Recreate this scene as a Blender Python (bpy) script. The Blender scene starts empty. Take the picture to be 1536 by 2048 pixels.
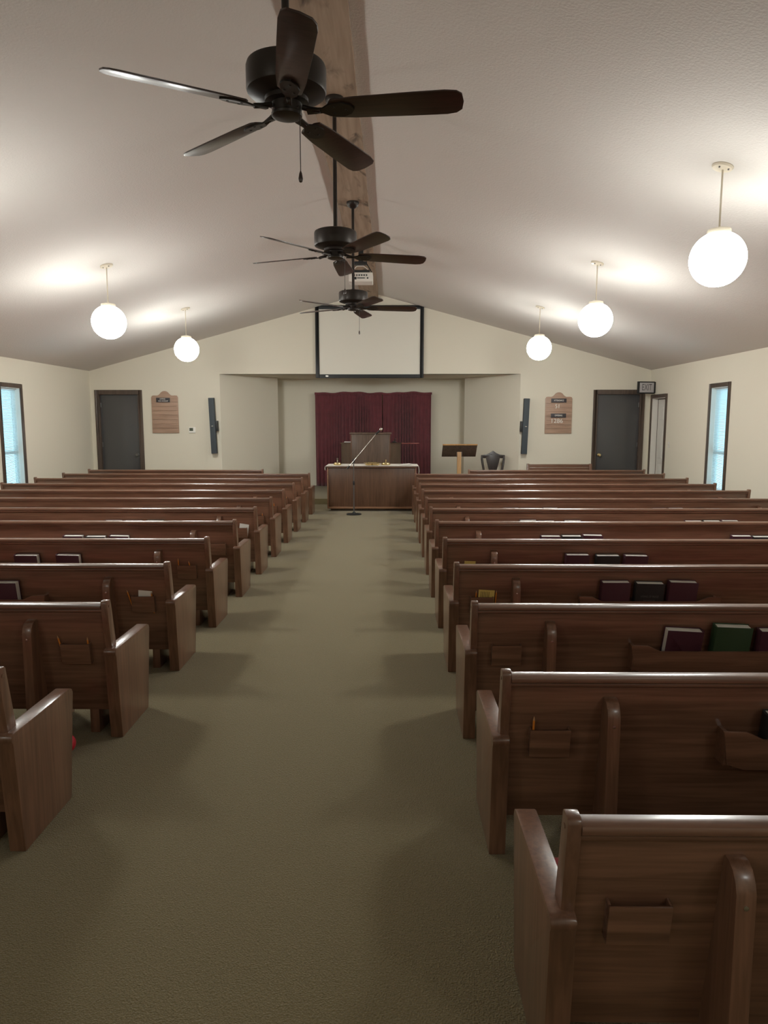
import bpy, bmesh, math, random
from mathutils import Matrix, Vector
random.seed(4)
PI = math.pi
S = bpy.context.scene
C = S.collection

# ------------------------------------------------------------------ camera
CAM_H, FOC = 1.65, 1420.0                      # focal length in pixels of the 1536x2048 frame
PITCH, YAW = math.atan((1024 - 842.7) / FOC), math.atan(15 / FOC)
fw = Vector((-math.sin(YAW) * math.cos(PITCH), math.cos(YAW) * math.cos(PITCH), -math.sin(PITCH)))
rt = Vector((math.cos(YAW), math.sin(YAW), 0))
up = rt.cross(fw)
cd = bpy.data.cameras.new('camera')
cd.sensor_fit = 'VERTICAL'; cd.sensor_height = 36; cd.lens = FOC / 2048 * 36; cd.clip_start = .05
cam = bpy.data.objects.new('camera', cd); C.objects.link(cam)
m = Matrix((rt, up, -fw)).transposed().to_4x4(); m.translation = (0, 0, CAM_H)
cam.matrix_world = m
S.camera = cam

# ------------------------------------------------------------------ light and exposure
S.view_settings.view_transform = 'Standard'; S.view_settings.look = 'None'
S.view_settings.gamma = 1; S.view_settings.use_curve_mapping = False
S.view_settings.exposure = 2.66
GLOBE = 12.4                                   # brightness of the opal globes
GLOBE_COL = (.98, 1.0, .95)
W = bpy.data.worlds.new('daylight'); S.world = W; W.use_nodes = True
bg = W.node_tree.nodes['Background']; bg.inputs[0].default_value = (.40, .76, .94, 1); bg.inputs[1].default_value = .75
def lamp_light(x, y, z, k=1):                       # the other lit globes of the two rows, outside the frame
    l = bpy.data.lights.new('globe_light', 'POINT'); l.energy = k * GLOBE * .8 * 4 * PI * PI * .214 ** 2; l.color = GLOBE_COL; l.shadow_soft_size = .214
    o = bpy.data.objects.new('globe_light', l); C.objects.link(o); o.location = (x, y, z)
for p in ((2.475, -1.1, 2.87, .28), (-3.46, -1.1, 2.87, .28)): lamp_light(*p)

# ------------------------------------------------------------------ materials
def srgb(r, g, b):
    f = lambda c: (c / 255 / 12.92) if c / 255 <= .04045 else ((c / 255 + .055) / 1.055) ** 2.4
    return (f(r), f(g), f(b), 1)

def mat(name, col, rough=.6, metal=0, coat=0, spec=.5, bump=0, bscale=60, vary=0, vscale=5, sheen=0):
    M = bpy.data.materials.new(name); M.use_nodes = True
    nt = M.node_tree; p = nt.nodes['Principled BSDF']
    p.inputs['Base Color'].default_value = col; p.inputs['Roughness'].default_value = rough
    p.inputs['Metallic'].default_value = metal; p.inputs['Coat Weight'].default_value = coat
    p.inputs['Coat Roughness'].default_value = .15
    p.inputs['Specular IOR Level'].default_value = spec; p.inputs['Sheen Weight'].default_value = sheen
    tc = nt.nodes.new('ShaderNodeTexCoord')
    if vary:
        n = nt.nodes.new('ShaderNodeTexNoise'); n.inputs['Scale'].default_value = vscale; n.inputs['Detail'].default_value = 6
        nt.links.new(tc.outputs['Object'], n.inputs['Vector'])
        r = nt.nodes.new('ShaderNodeValToRGB')
        r.color_ramp.elements[0].position = .3; r.color_ramp.elements[1].position = .7
        r.color_ramp.elements[0].color = tuple(c * (1 - vary) for c in col[:3]) + (1,)
        r.color_ramp.elements[1].color = tuple(min(1, c * (1 + vary)) for c in col[:3]) + (1,)
        nt.links.new(n.outputs['Fac'], r.inputs[0]); nt.links.new(r.outputs[0], p.inputs['Base Color'])
    if bump:
        n = nt.nodes.new('ShaderNodeTexNoise'); n.inputs['Scale'].default_value = bscale; n.inputs['Detail'].default_value = 4
        nt.links.new(tc.outputs['Object'], n.inputs['Vector'])
        b = nt.nodes.new('ShaderNodeBump'); b.inputs['Strength'].default_value = bump; b.inputs['Distance'].default_value = .01
        nt.links.new(n.outputs['Fac'], b.inputs['Height']); nt.links.new(b.outputs[0], p.inputs['Normal'])
    return M

def wood(name, dark, light, axis='X', rough=.30, coat=.55, fine=55, stretch=.05, knots=False):
    M = bpy.data.materials.new(name); M.use_nodes = True
    nt = M.node_tree; p = nt.nodes['Principled BSDF']
    p.inputs['Roughness'].default_value = rough; p.inputs['Coat Weight'].default_value = coat; p.inputs['Coat Roughness'].default_value = .18
    tc = nt.nodes.new('ShaderNodeTexCoord'); mp = nt.nodes.new('ShaderNodeMapping')
    nt.links.new(tc.outputs['Object'], mp.inputs['Vector'])
    sc = [1, 1, 1]; sc['XYZ'.index(axis)] = stretch; mp.inputs['Scale'].default_value = sc
    n = nt.nodes.new('ShaderNodeTexNoise'); n.inputs['Scale'].default_value = fine; n.inputs['Detail'].default_value = 8; n.inputs['Distortion'].default_value = .6
    nt.links.new(mp.outputs[0], n.inputs['Vector'])
    n2 = nt.nodes.new('ShaderNodeTexNoise'); n2.inputs['Scale'].default_value = fine / 8; n2.inputs['Detail'].default_value = 3; n2.inputs['Distortion'].default_value = 1.5
    nt.links.new(mp.outputs[0], n2.inputs['Vector'])
    mx = nt.nodes.new('ShaderNodeMath'); mx.operation = 'MULTIPLY_ADD'; mx.inputs[1].default_value = .55
    nt.links.new(n.outputs['Fac'], mx.inputs[0])
    m2 = nt.nodes.new('ShaderNodeMath'); m2.operation = 'MULTIPLY'; m2.inputs[1].default_value = .45
    nt.links.new(n2.outputs['Fac'], m2.inputs[0]); nt.links.new(m2.outputs[0], mx.inputs[2])
    r = nt.nodes.new('ShaderNodeValToRGB'); r.color_ramp.elements[0].position = .36; r.color_ramp.elements[1].position = .62
    r.color_ramp.elements[0].color = dark; r.color_ramp.elements[1].color = light
    nt.links.new(mx.outputs[0], r.inputs[0])
    out = r.outputs[0]
    if knots:
        mp3 = nt.nodes.new('ShaderNodeMapping'); mp3.inputs['Scale'].default_value = (5, 1.6, 5)
        nt.links.new(tc.outputs['Object'], mp3.inputs['Vector'])
        v = nt.nodes.new('ShaderNodeTexNoise'); v.inputs['Scale'].default_value = 1; v.inputs['Detail'].default_value = 5; v.inputs['Distortion'].default_value = 1.2
        nt.links.new(mp3.outputs[0], v.inputs['Vector'])
        r3 = nt.nodes.new('ShaderNodeValToRGB'); r3.color_ramp.elements[0].position = .58; r3.color_ramp.elements[1].position = .72
        nt.links.new(v.outputs['Fac'], r3.inputs[0])
        k = nt.nodes.new('ShaderNodeMixRGB'); k.inputs[2].default_value = tuple(c * .45 for c in dark[:3]) + (1,)
        nt.links.new(r3.outputs[0], k.inputs[0]); nt.links.new(out, k.inputs[1]); out = k.outputs[0]
    nt.links.new(out, p.inputs['Base Color'])
    b = nt.nodes.new('ShaderNodeBump'); b.inputs['Strength'].default_value = .08; b.inputs['Distance'].default_value = .004
    nt.links.new(n.outputs['Fac'], b.inputs['Height']); nt.links.new(b.outputs[0], p.inputs['Normal'])
    return M

PW_D, PW_L = srgb(100, 70, 54), srgb(134, 97, 77)
M = {}
M['wall'] = mat('cream_paint', srgb(228, 221, 204), .75, bump=.12, bscale=160, spec=.3)
M['ceiling'] = mat('textured_ceiling', srgb(218, 213, 207), .8, bump=.4, bscale=55, spec=.25)
M['recess'] = M['wall']
M['pew_x'] = wood('oak_along', PW_D, PW_L, 'X')
M['pew_z'] = wood('oak_upright', PW_D, PW_L, 'Z')
M['pew_y'] = wood('oak_arm', PW_D, PW_L, 'Y')
M['beam'] = wood('rough_sawn_beam', srgb(134, 112, 92), srgb(168, 146, 124), 'Y', rough=.8, coat=0, fine=22, stretch=.06, knots=True)
M['table'] = wood('table_oak', srgb(80, 54, 38), srgb(104, 74, 54), 'Z', rough=.4, coat=.2)
M['table_edge'] = wood('table_oak_edge', srgb(120, 86, 62), srgb(150, 110, 82), 'X', rough=.4, coat=.2)
M['pulpit'] = wood('pulpit_walnut', srgb(74, 56, 44), srgb(104, 82, 66), 'Z', rough=.45, coat=.1)
M['pine'] = wood('pale_pine', srgb(168, 124, 78), srgb(204, 162, 110), 'Z', rough=.45, coat=.1)
M['board'] = wood('board_oak', srgb(160, 130, 110), srgb(188, 156, 134), 'X', rough=.5, coat=.1)
M['casing'] = wood('dark_casing', srgb(70, 58, 50), srgb(94, 78, 68), 'Z', rough=.45, coat=.1)
M['door'] = mat('charcoal_door', srgb(76, 75, 76), .3, coat=.2, spec=.6)
M['whitepaint'] = mat('white_paint', srgb(226, 222, 214), .5)
M['fan'] = mat('bronze_fan', srgb(52, 46, 42), .4, .5)
M['blade'] = wood('walnut_blade', srgb(44, 28, 24), srgb(66, 44, 38), 'X', rough=.35, coat=.4)
M['black'] = mat('black_plastic', srgb(30, 32, 34), .5)
M['speaker'] = mat('speaker_grille', srgb(66, 74, 80), .6, bump=.3, bscale=400)
M['grey'] = mat('grey_metal', srgb(120, 120, 120), .35, .7)
M['silver'] = mat('silver', srgb(210, 208, 200), .25, 1)
M['brass'] = mat('brass', srgb(226, 204, 150), .28, 1)
M['pale'] = mat('ivory_metal', srgb(226, 216, 196), .4)
M['screen'] = mat('screen_fabric', srgb(232, 228, 216), .85)
M['curtain'] = mat('crimson_velvet', srgb(112, 50, 58), .8, sheen=.4, vary=.15, vscale=8)
M['red'] = mat('red_upholstery', srgb(178, 34, 44), .8, sheen=.3, bump=.2, bscale=300)
M['ball'] = mat('red_rubber', srgb(190, 40, 56), .5)
M['paper'] = mat('paper', srgb(244, 241, 234), .8)
M['card'] = mat('yellow_card', srgb(222, 196, 112), .8)
M['ink'] = mat('ink', srgb(60, 50, 40), .8)
M['pencil'] = mat('orange_pencil', srgb(222, 134, 46), .5)
M['lead'] = mat('pencil_tip', srgb(190, 150, 110), .6)
M['cloth'] = mat('white_linen', srgb(236, 230, 220), .85)
M['maroon'] = mat('maroon_cloth', srgb(72, 34, 48), .55, bump=.1, bscale=500)
M['bookblack'] = mat('black_cloth', srgb(34, 34, 36), .5, bump=.1, bscale=500)
M['green'] = mat('green_cloth', srgb(44, 70, 44), .55, bump=.1, bscale=500)
M['gilt'] = mat('faded_lettering', srgb(92, 90, 88), .5)
M['chair'] = wood('ebonised_wood', srgb(34, 28, 26), srgb(54, 44, 40), 'Z', rough=.4, coat=.2)
M['exit'] = mat('exit_face', srgb(182, 178, 180), .5)
M['exit_letters'] = mat('exit_letters', srgb(96, 92, 96), .5)
M['plaque'] = mat('black_plaque', srgb(62, 58, 62), .45)
M['letters'] = mat('white_letters', srgb(244, 240, 232), .6)
M['lcd'] = mat('lcd', srgb(92, 100, 84), .3)
M['vinyl'] = mat('white_vinyl', srgb(214, 220, 222), .4)
M['shelf_red'] = wood('reddish_shelf', srgb(130, 62, 56), srgb(160, 84, 74), 'X', rough=.35)

def carpet():
    Mm = bpy.data.materials.new('olive_carpet'); Mm.use_nodes = True
    nt = Mm.node_tree; p = nt.nodes['Principled BSDF']; p.inputs['Roughness'].default_value = .95
    p.inputs['Specular IOR Level'].default_value = .15; p.inputs['Sheen Weight'].default_value = .2
    tc = nt.nodes.new('ShaderNodeTexCoord')
    v = nt.nodes.new('ShaderNodeTexVoronoi'); v.inputs['Scale'].default_value = 190
    nt.links.new(tc.outputs['Object'], v.inputs['Vector'])
    n = nt.nodes.new('ShaderNodeTexNoise'); n.inputs['Scale'].default_value = 150; n.inputs['Detail'].default_value = 6
    nt.links.new(tc.outputs['Object'], n.inputs['Vector'])
    r = nt.nodes.new('ShaderNodeValToRGB'); r.color_ramp.elements[0].position = .3; r.color_ramp.elements[1].position = .75
    r.color_ramp.elements[0].color = srgb(110, 99, 69); r.color_ramp.elements[1].color = srgb(137, 124, 92)
    nt.links.new(n.outputs['Fac'], r.inputs[0])
    nt.links.new(r.outputs[0], p.inputs['Base Color'])
    b = nt.nodes.new('ShaderNodeBump'); b.inputs['Strength'].default_value = .6; b.inputs['Distance'].default_value = .006
    nt.links.new(v.outputs['Distance'], b.inputs['Height']); nt.links.new(b.outputs[0], p.inputs['Normal'])
    return Mm
M['carpet'] = carpet()

def glow(name, col, k):
    Mm = bpy.data.materials.new(name); Mm.use_nodes = True
    p = Mm.node_tree.nodes['Principled BSDF']; p.inputs['Base Color'].default_value = (.9, .9, .88, 1); p.inputs['Roughness'].default_value = .2
    p.inputs['Emission Color'].default_value = (*col, 1); p.inputs['Emission Strength'].default_value = k
    return Mm
M['opal'] = glow('opal_glass', GLOBE_COL, GLOBE)
nt = M['opal'].node_tree                       # glow graded by hand: dimmed towards the fitter to soften ceiling hot spots
tc = nt.nodes.new('ShaderNodeTexCoord'); sx = nt.nodes.new('ShaderNodeSeparateXYZ'); mr = nt.nodes.new('ShaderNodeMapRange')
nt.links.new(tc.outputs['Object'], sx.inputs[0]); nt.links.new(sx.outputs['Z'], mr.inputs['Value'])
mr.inputs['From Min'].default_value = -.80; mr.inputs['From Max'].default_value = -.505
mr.inputs['To Min'].default_value = GLOBE * 1.25; mr.inputs['To Max'].default_value = GLOBE * .1
nt.links.new(mr.outputs[0], nt.nodes['Principled BSDF'].inputs['Emission Strength'])

def pane_mat():
    Mm = bpy.data.materials.new('window_glass'); Mm.use_nodes = True
    nt = Mm.node_tree; nt.nodes.remove(nt.nodes['Principled BSDF'])
    t = nt.nodes.new('ShaderNodeBsdfTransparent'); t.inputs[0].default_value = (.96, .98, .98, 1)
    g = nt.nodes.new('ShaderNodeBsdfGlossy'); g.inputs['Roughness'].default_value = .02
    x = nt.nodes.new('ShaderNodeMixShader'); x.inputs[0].default_value = .06
    nt.links.new(t.outputs[0], x.inputs[1]); nt.links.new(g.outputs[0], x.inputs[2])
    nt.links.new(x.outputs[0], nt.nodes['Material Output'].inputs[0])
    return Mm
M['glass'] = pane_mat()

def slat_mat():
    Mm = bpy.data.materials.new('blind_slat'); Mm.use_nodes = True
    nt = Mm.node_tree; nt.nodes.remove(nt.nodes['Principled BSDF'])
    d = nt.nodes.new('ShaderNodeBsdfDiffuse'); d.inputs[0].default_value = (.85, .87, .86, 1)
    t = nt.nodes.new('ShaderNodeBsdfTranslucent'); t.inputs[0].default_value = (.7, .74, .74, 1)
    x = nt.nodes.new('ShaderNodeMixShader'); x.inputs[0].default_value = .45
    nt.links.new(d.outputs[0], x.inputs[1]); nt.links.new(t.outputs[0], x.inputs[2])
    nt.links.new(x.outputs[0], nt.nodes['Material Output'].inputs[0])
    return Mm
M['slat'] = slat_mat()

# ------------------------------------------------------------------ mesh helpers
class MB:
    def __init__(s): s.v = []; s.f = []
    def add(s, vs, fs, T=None):
        o = len(s.v)
        s.v += [tuple(T @ Vector(p)) if T else tuple(p) for p in vs]
        s.f += [tuple(i + o for i in f) for f in fs]
        return s
    def box(s, x0, x1, y0, y1, z0, z1, T=None):
        vs = [(x, y, z) for z in (z0, z1) for y in (y0, y1) for x in (x0, x1)]
        return s.add(vs, [(0, 2, 3, 1), (4, 5, 7, 6), (0, 1, 5, 4), (2, 6, 7, 3), (0, 4, 6, 2), (1, 3, 7, 5)], T)
    def prism(s, poly, axis, a, b, T=None):
        def P(u, w, t): return {'x': (t, u, w), 'y': (u, t, w), 'z': (u, w, t)}[axis]
        n = len(poly)
        vs = [P(u, w, a) for u, w in poly] + [P(u, w, b) for u, w in poly]
        fs = [tuple(range(n)), tuple(range(2 * n - 1, n - 1, -1))]
        fs += [(i, i + n, (i + 1) % n + n, (i + 1) % n) for i in range(n)]
        return s.add(vs, fs, T)
    def lathe(s, prof, c=(0, 0, 0), seg=32, T=None):
        vs = []; fs = []; n = len(prof)
        for k in range(seg):
            a = 2 * PI * k / seg
            vs += [(c[0] + r * math.cos(a), c[1] + r * math.sin(a), c[2] + z) for r, z in prof]
        for k in range(seg):
            q = (k + 1) % seg
            fs += [(k * n + i, q * n + i, q * n + i + 1, k * n + i + 1) for i in range(n - 1)]
        if prof[0][0] > 1e-6: fs.append(tuple(k * n for k in range(seg))[::-1])
        if prof[-1][0] > 1e-6: fs.append(tuple(k * n + n - 1 for k in range(seg)))
        return s.add(vs, fs, T)
    def tube(s, pts, r, seg=10, T=None):
        pts = [Vector(p) for p in pts]; n = len(pts)
        rs = r if isinstance(r, (list, tuple)) else [r] * n
        vs = []; fs = []
        for i, p in enumerate(pts):
            d = (pts[min(i + 1, n - 1)] - pts[max(i - 1, 0)]).normalized()
            ref = Vector((0, 0, 1)) if abs(d.z) < .9 else Vector((1, 0, 0))
            a = d.cross(ref).normalized(); b = d.cross(a)
            vs += [p + (a * math.cos(2 * PI * k / seg) + b * math.sin(2 * PI * k / seg)) * rs[i] for k in range(seg)]
        for i in range(n - 1):
            fs += [(i * seg + k, i * seg + (k + 1) % seg, (i + 1) * seg + (k + 1) % seg, (i + 1) * seg + k) for k in range(seg)]
        fs += [tuple(range(seg))[::-1], tuple((n - 1) * seg + k for k in range(seg))]
        return s.add(vs, fs, T)
    def build(s, name, material, parent=None, bevel=0, smooth=True, segs=2, loc=None):
        me = bpy.data.meshes.new(name)
        bm = bmesh.new()
        vv = [bm.verts.new(p) for p in s.v]
        for f in s.f:
            try: bm.faces.new([vv[i] for i in f])
            except ValueError: pass
        bmesh.ops.remove_doubles(bm, verts=bm.verts, dist=1e-6)
        bmesh.ops.recalc_face_normals(bm, faces=bm.faces)
        if bevel:
            es = [e for e in bm.edges if len(e.link_faces) == 2 and e.calc_face_angle(0) > math.radians(40)]
            bmesh.ops.bevel(bm, geom=es, offset=bevel, segments=segs, profile=.6, affect='EDGES', clamp_overlap=True)
        bm.to_mesh(me); bm.free()
        if smooth:
            for p in me.polygons: p.use_smooth = True
            me.set_sharp_from_angle(angle=math.radians(38))
        me.materials.append(M[material] if isinstance(material, str) else material)
        o = bpy.data.objects.new(name, me); C.objects.link(o)
        if parent: o.parent = parent
        if loc: o.location = loc
        return o

def tag(o, label=None, cat=None, group=None, kind=None):
    for k, v in (('label', label), ('category', cat), ('group', group), ('kind', kind)):
        if v: o[k] = v
    return o
def thing(name, label, cat, loc=(0, 0, 0), rz=0, group=None):
    o = bpy.data.objects.new(name, None); C.objects.link(o); o.empty_display_size = .1
    o.location = loc; o.rotation_euler = (0, 0, rz)
    return tag(o, label, cat, group)
def struct(name, loc=(0, 0, 0)):
    o = bpy.data.objects.new(name, None); C.objects.link(o); o.location = loc; o['kind'] = 'structure'
    return o
def copy_tree(o, parent=None):
    c = o.copy(); C.objects.link(c); c.parent = parent
    for ch in list(o.children): copy_tree(ch, c)
    return c
def text_mesh(name, txt, size, material, parent, loc, rot=(PI / 2, 0, 0), width=None, depth=.0015, sx=1):
    cu = bpy.data.curves.new(name, 'FONT'); cu.body = txt; cu.size = size; cu.align_x = 'CENTER'; cu.align_y = 'CENTER'; cu.extrude = depth
    t = bpy.data.objects.new(name, cu); C.objects.link(t)
    bpy.context.view_layer.update()
    me = bpy.data.meshes.new_from_object(t.evaluated_get(bpy.context.evaluated_depsgraph_get()))
    w0 = max(v.co.x for v in me.vertices) - min(v.co.x for v in me.vertices)
    if width:
        for v in me.vertices: v.co.x *= width / w0
    bpy.data.objects.remove(t); bpy.data.curves.remove(cu)
    me.name = name; me.materials.clear(); me.materials.append(M[material])
    o = bpy.data.objects.new(name, me); C.objects.link(o); o.parent = parent; o.location = loc; o.rotation_euler = rot
    return o

# ------------------------------------------------------------------ the room
XL, XR, YF, YB, AX = -6.46, 5.5, -2.6, 15.35, -.46
APEX, SL = 4.335, .27
cz = lambda x: APEX - SL * abs(x - AX)
TH = .16
SOF = 2.65
o = MB().box(XL - TH, XR + TH, YF - TH, 17.3, -.15, 0).build('floor', 'carpet', smooth=False); o['kind'] = 'structure'
mb = MB()
mb.prism([(XL - TH, cz(XL - TH)), (AX, APEX), (AX, APEX + .15), (XL - TH, cz(XL - TH) + .15)], 'y', YF - TH, YB + TH)
mb.prism([(AX, APEX), (XR + TH, cz(XR + TH)), (XR + TH, cz(XR + TH) + .15), (AX, APEX + .15)], 'y', YF - TH, YB + TH)
o = mb.build('ceiling', 'ceiling', smooth=False); o['kind'] = 'structure'
# ridge beam: rough sawn, slightly uneven edges
bmv = MB(); ys = [YF + k * (YB - YF) / 44 for k in range(45)]
vs = []; fs = []
for k, y in enumerate(ys):
    j = lambda s: (random.random() - .5) * s
    zb = 4.21
    vs += [(AX - .18 + j(.012), y, APEX - .03), (AX - .185 + j(.014), y, zb + j(.006)), (AX + .185 + j(.014), y, zb + j(.006)), (AX + .18 + j(.012), y, APEX - .03)]
for k in range(44):
    a = k * 4; fs += [(a + i, a + (i + 1) % 4, a + 4 + (i + 1) % 4, a + 4 + i) for i in range(4)]
fs += [(0, 3, 2, 1), (176, 177, 178, 179)]
o = bmv.add(vs, fs).build('trim_1', 'beam', smooth=False); o['kind'] = 'structure'; o['label'] = 'rough sawn ridge beam'

WY0, WY1, WZ0, WZ1 = 11.79, 12.42, .46, 2.22      # window openings in both side walls
DY0, DY1, DZ = 14.45, 15.20, 2.13                 # side doorway in the right wall
def side_wall(name, x0, x1, holes):
    """wall slab between x0 and x1, with rectangular holes (y0,y1,z0,z1)"""
    mb = MB(); top = cz(XL) if x0 < 0 else cz(XR)
    top += .02; y = YF - TH
    for (a, b, c, d) in holes:
        mb.box(x0, x1, y, a, 0, top)
        if c > 0: mb.box(x0, x1, a, b, 0, c)
        mb.box(x0, x1, a, b, d, top); y = b
    mb.box(x0, x1, y, YB, 0, top)
    o = mb.build(name, 'wall', smooth=False); o['kind'] = 'structure'
side_wall('wall_left', XL - TH, XL, [(WY0, WY1, WZ0, WZ1)])
side_wall('wall_right', XR, XR + TH, [(WY0, WY1, WZ0, WZ1), (DY0, DY1, 0, DZ)])
LD0, LD1, RD0, RD1, BDZ = -6.29, -5.42, 4.37, 5.31, 2.24   # doors in the back wall
O0, O1 = -3.67, 2.74                                        # opening of the chancel recess
mb = MB(); y0, y1 = YB, YB + TH
for a, b, z in ((XL - TH, LD0, 0), (LD0, LD1, BDZ), (LD1, O0, 0), (O1, RD0, 0), (RD0, RD1, BDZ), (RD1, XR + TH, 0)):
    mb.box(a, b, y0, y1, z, SOF)
mb.prism([(XL - TH, SOF), (XR + TH, SOF), (XR + TH, cz(XR + TH) + .02), (AX, APEX + .02), (XL - TH, cz(XL - TH) + .02)], 'y', y0, y1)
o = mb.build('wall_back', 'wall', smooth=False); o['kind'] = 'structure'
o = MB().box(XL - TH, XR + TH, YF - TH, YF, 0, APEX).build('wall_front', 'wall', smooth=False); o['kind'] = 'structure'
# chancel recess: splayed walls, side returns, rear wall, soffit, platform
I0, I1, RY, SY = -2.64, 1.69, 17.12, 16.66
mb = MB()
mb.prism([(O0, YB + .0), (I0, SY), (I0 - .12, SY + .08), (O0 - .14, YB + .08)], 'z', 0, SOF)
mb.prism([(O1, YB + .0), (I1, SY), (I1 + .12, SY + .08), (O1 + .14, YB + .08)], 'z', 0, SOF)
mb.box(I0 - .22, I0 - .12, SY + .05, RY + .1, 0, SOF); mb.box(I1 + .12, I1 + .22, SY + .05, RY + .1, 0, SOF)
mb.box(I0 - .22, I1 + .22, RY, RY + .1, 0, SOF)
o = mb.build('wall_recess', 'recess', smooth=False); o['kind'] = 'structure'
o = MB().box(O0 - .2, O1 + .2, YB + .01, RY + .1, SOF, SOF + .1).build('trim_2', 'wall', smooth=False); o['kind'] = 'structure'; o['label'] = 'soffit over the recess'
o = MB().prism([(O0 + .9, 14.12), (O1 - .9, 14.12), (O1 - .9, YB + .8), (I1, SY), (I1, RY), (I0, RY), (I0, SY), (O0 + .9, YB + .8)], 'z', 0.001, .112).build('trim_3', 'carpet', smooth=False)
o['kind'] = 'structure'; o['label'] = 'low carpeted platform step'
# baseboards
for nm, x0, x1, yy0, yy1 in (('baseboard_left', XL, XL + .015, YF, YB), ('baseboard_right', XR - .015, XR, YF, 14.36)):
    o = MB().box(x0, x1, yy0, yy1, 0, .09).build(nm, 'casing', bevel=.004); o['kind'] = 'structure'
for nm, x0, x1 in (('baseboard_back', LD1 + .08, O0), ('baseboard_back', O1, RD0 - .08)):
    o = MB().box(x0, x1, YB - .015, YB, 0, .09).build(nm, 'casing', bevel=.004); o['kind'] = 'structure'

# ------------------------------------------------------------------ windows and blinds
def window(name, side, blind_label):
    x = XR if side > 0 else XL
    s = side
    w = struct(name, (x, 0, 0))
    X = lambda a, b: (min(s * a, s * b), max(s * a, s * b))
    cs = .07
    mb = MB()
    for a, b, c, d in ((WY0 - cs, WY0, WZ0 - cs, WZ1 + cs), (WY1, WY1 + cs, WZ0 - cs, WZ1 + cs), (WY0, WY1, WZ1, WZ1 + cs), (WY0, WY1, WZ0 - cs, WZ0)):
        mb.box(*X(-.022, .0), a, b, c, d)
    mb.build('casing', 'casing', w, bevel=.003)
    mb = MB()
    for a, b, c, d in ((WY0, WY0 + .01, WZ0, WZ1), (WY1 - .01, WY1, WZ0, WZ1), (WY0, WY1, WZ1 - .01, WZ1), (WY0, WY1, WZ0, WZ0 + .01)):
        mb.box(*X(-.004, .16), a, b, c, d)
    mb.build('reveal', 'whitepaint', w, smooth=False)
    mb = MB(); zm = 1.115
    for a, b, c, d in ((WY0 + .01, WY0 + .045, WZ0 + .01, WZ1 - .01), (WY1 - .045, WY1 - .01, WZ0 + .01, WZ1 - .01), (WY0, WY1, WZ1 - .045, WZ1 - .01), (WY0, WY1, WZ0 + .01, WZ0 + .045), (WY0, WY1, zm - .03, zm + .03)):
        mb.box(*X(.105, .14), max(a, WY0 + .01), min(b, WY1 - .01), c, d)
    mb.build('sash', 'vinyl', w, bevel=.003)
    MB().box(*X(.12, .124), WY0 + .04, WY1 - .04, WZ0 + .04, WZ1 - .04).build('pane', 'glass', w, smooth=False)
    b = thing('window_blind', blind_label, 'blind', (x, 0, 0))
    MB().box(*X(.058, .09), WY0 + .015, WY1 - .015, WZ1 - .035, WZ1 - .012).build('head_rail', 'vinyl', b, bevel=.003)
    mb = MB(); z = WZ1 - .05
    while z > WZ0 + .05:
        T = Matrix.Translation((s * .074, 0, z)) @ Matrix.Rotation(s * math.radians(45), 4, 'Y')
        mb.box(-.0125, .0125, WY0 + .018, WY1 - .018, -.0006, .0006, T); z -= .0215
    mb.build('slats', 'slat', b, smooth=False)
    MB().box(*X(.062, .086), WY0 + .016, WY1 - .016, WZ0 + .025, WZ0 + .04).build('bottom_rail', 'vinyl', b, bevel=.003)
    for yy in (WY0 + .14, WY1 - .14):
        MB().box(*X(.0735, .0745), yy - .006, yy + .006, WZ0 + .03, WZ1 - .03).build('ladder_tape', 'vinyl', b, smooth=False)
window('window_1', -1, 'white mini blind in the left wall window')
window('window_2', 1, 'white mini blind in the right wall window')

# ------------------------------------------------------------------ doors
def back_door(name, x0, x1, knob_x, hinge_x, knob_mat):
    d = struct(name, (0, YB, 0))
    mb = MB(); cs = .075
    mb.box(x0 - cs, x0, -.02, 0, 0, BDZ + cs); mb.box(x1, x1 + cs, -.02, 0, 0, BDZ + cs); mb.box(x0, x1, -.02, 0, BDZ, BDZ + cs)
    mb.box(x0, x0 + .02, -.018, .12, 0, BDZ); mb.box(x1 - .02, x1, -.018, .12, 0, BDZ); mb.box(x0, x1, -.018, .12, BDZ - .02, BDZ)
    mb.build('frame', 'casing', d, bevel=.003)
    MB().box(x0 + .018, x1 - .018, .045, .085, .002, BDZ - .018).build('slab', 'door', d, bevel=.003)
    k = MB().lathe([(.034, 0), (.034, .006), (.012, .01), (.012, .035), (.026, .045), (.031, .058), (.026, .07), (.0, .075)], T=Matrix.Translation((knob_x, .045, .93)) @ Matrix.Rotation(PI / 2, 4, 'X')).build('knob', knob_mat, d)
    k['label'] = 'round door knob'
    for z in (.3, 1.15, 2.0):
        MB().tube([(hinge_x, .04, z - .05), (hinge_x, .04, z + .05)], .009).build('hinge', 'grey', d)
back_door('door_1', LD0, LD1, LD1 - .085, LD0 + .03, 'grey')
back_door('door_2', RD0, RD1, RD0 + .10, RD1 - .03, 'brass')
d = struct('door_3', (XR, 0, 0)); cs = .07
mb = MB()
mb.box(-.02, 0, DY0 - cs, DY0, 0, DZ + cs); mb.box(-.02, 0, DY1, DY1 + cs, 0, DZ + cs); mb.box(-.02, 0, DY0, DY1, DZ, DZ + cs)
mb.box(.115, .135, DY0, DY0 + .03, 0, DZ); mb.box(.115, .135, DY1 - .03, DY1, 0, DZ); mb.box(.115, .135, DY0, DY1, DZ - .03, DZ)
mb.build('frame', 'casing', d, bevel=.003)
mb = MB(); mb.box(-.004, .115, DY1 - .008, DY1, 0, DZ); mb.box(-.004, .115, DY0, DY0 + .008, 0, DZ); mb.box(-.004, .115, DY0, DY1, DZ - .008, DZ)
mb.build('reveal', 'whitepaint', d, smooth=False)
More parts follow.
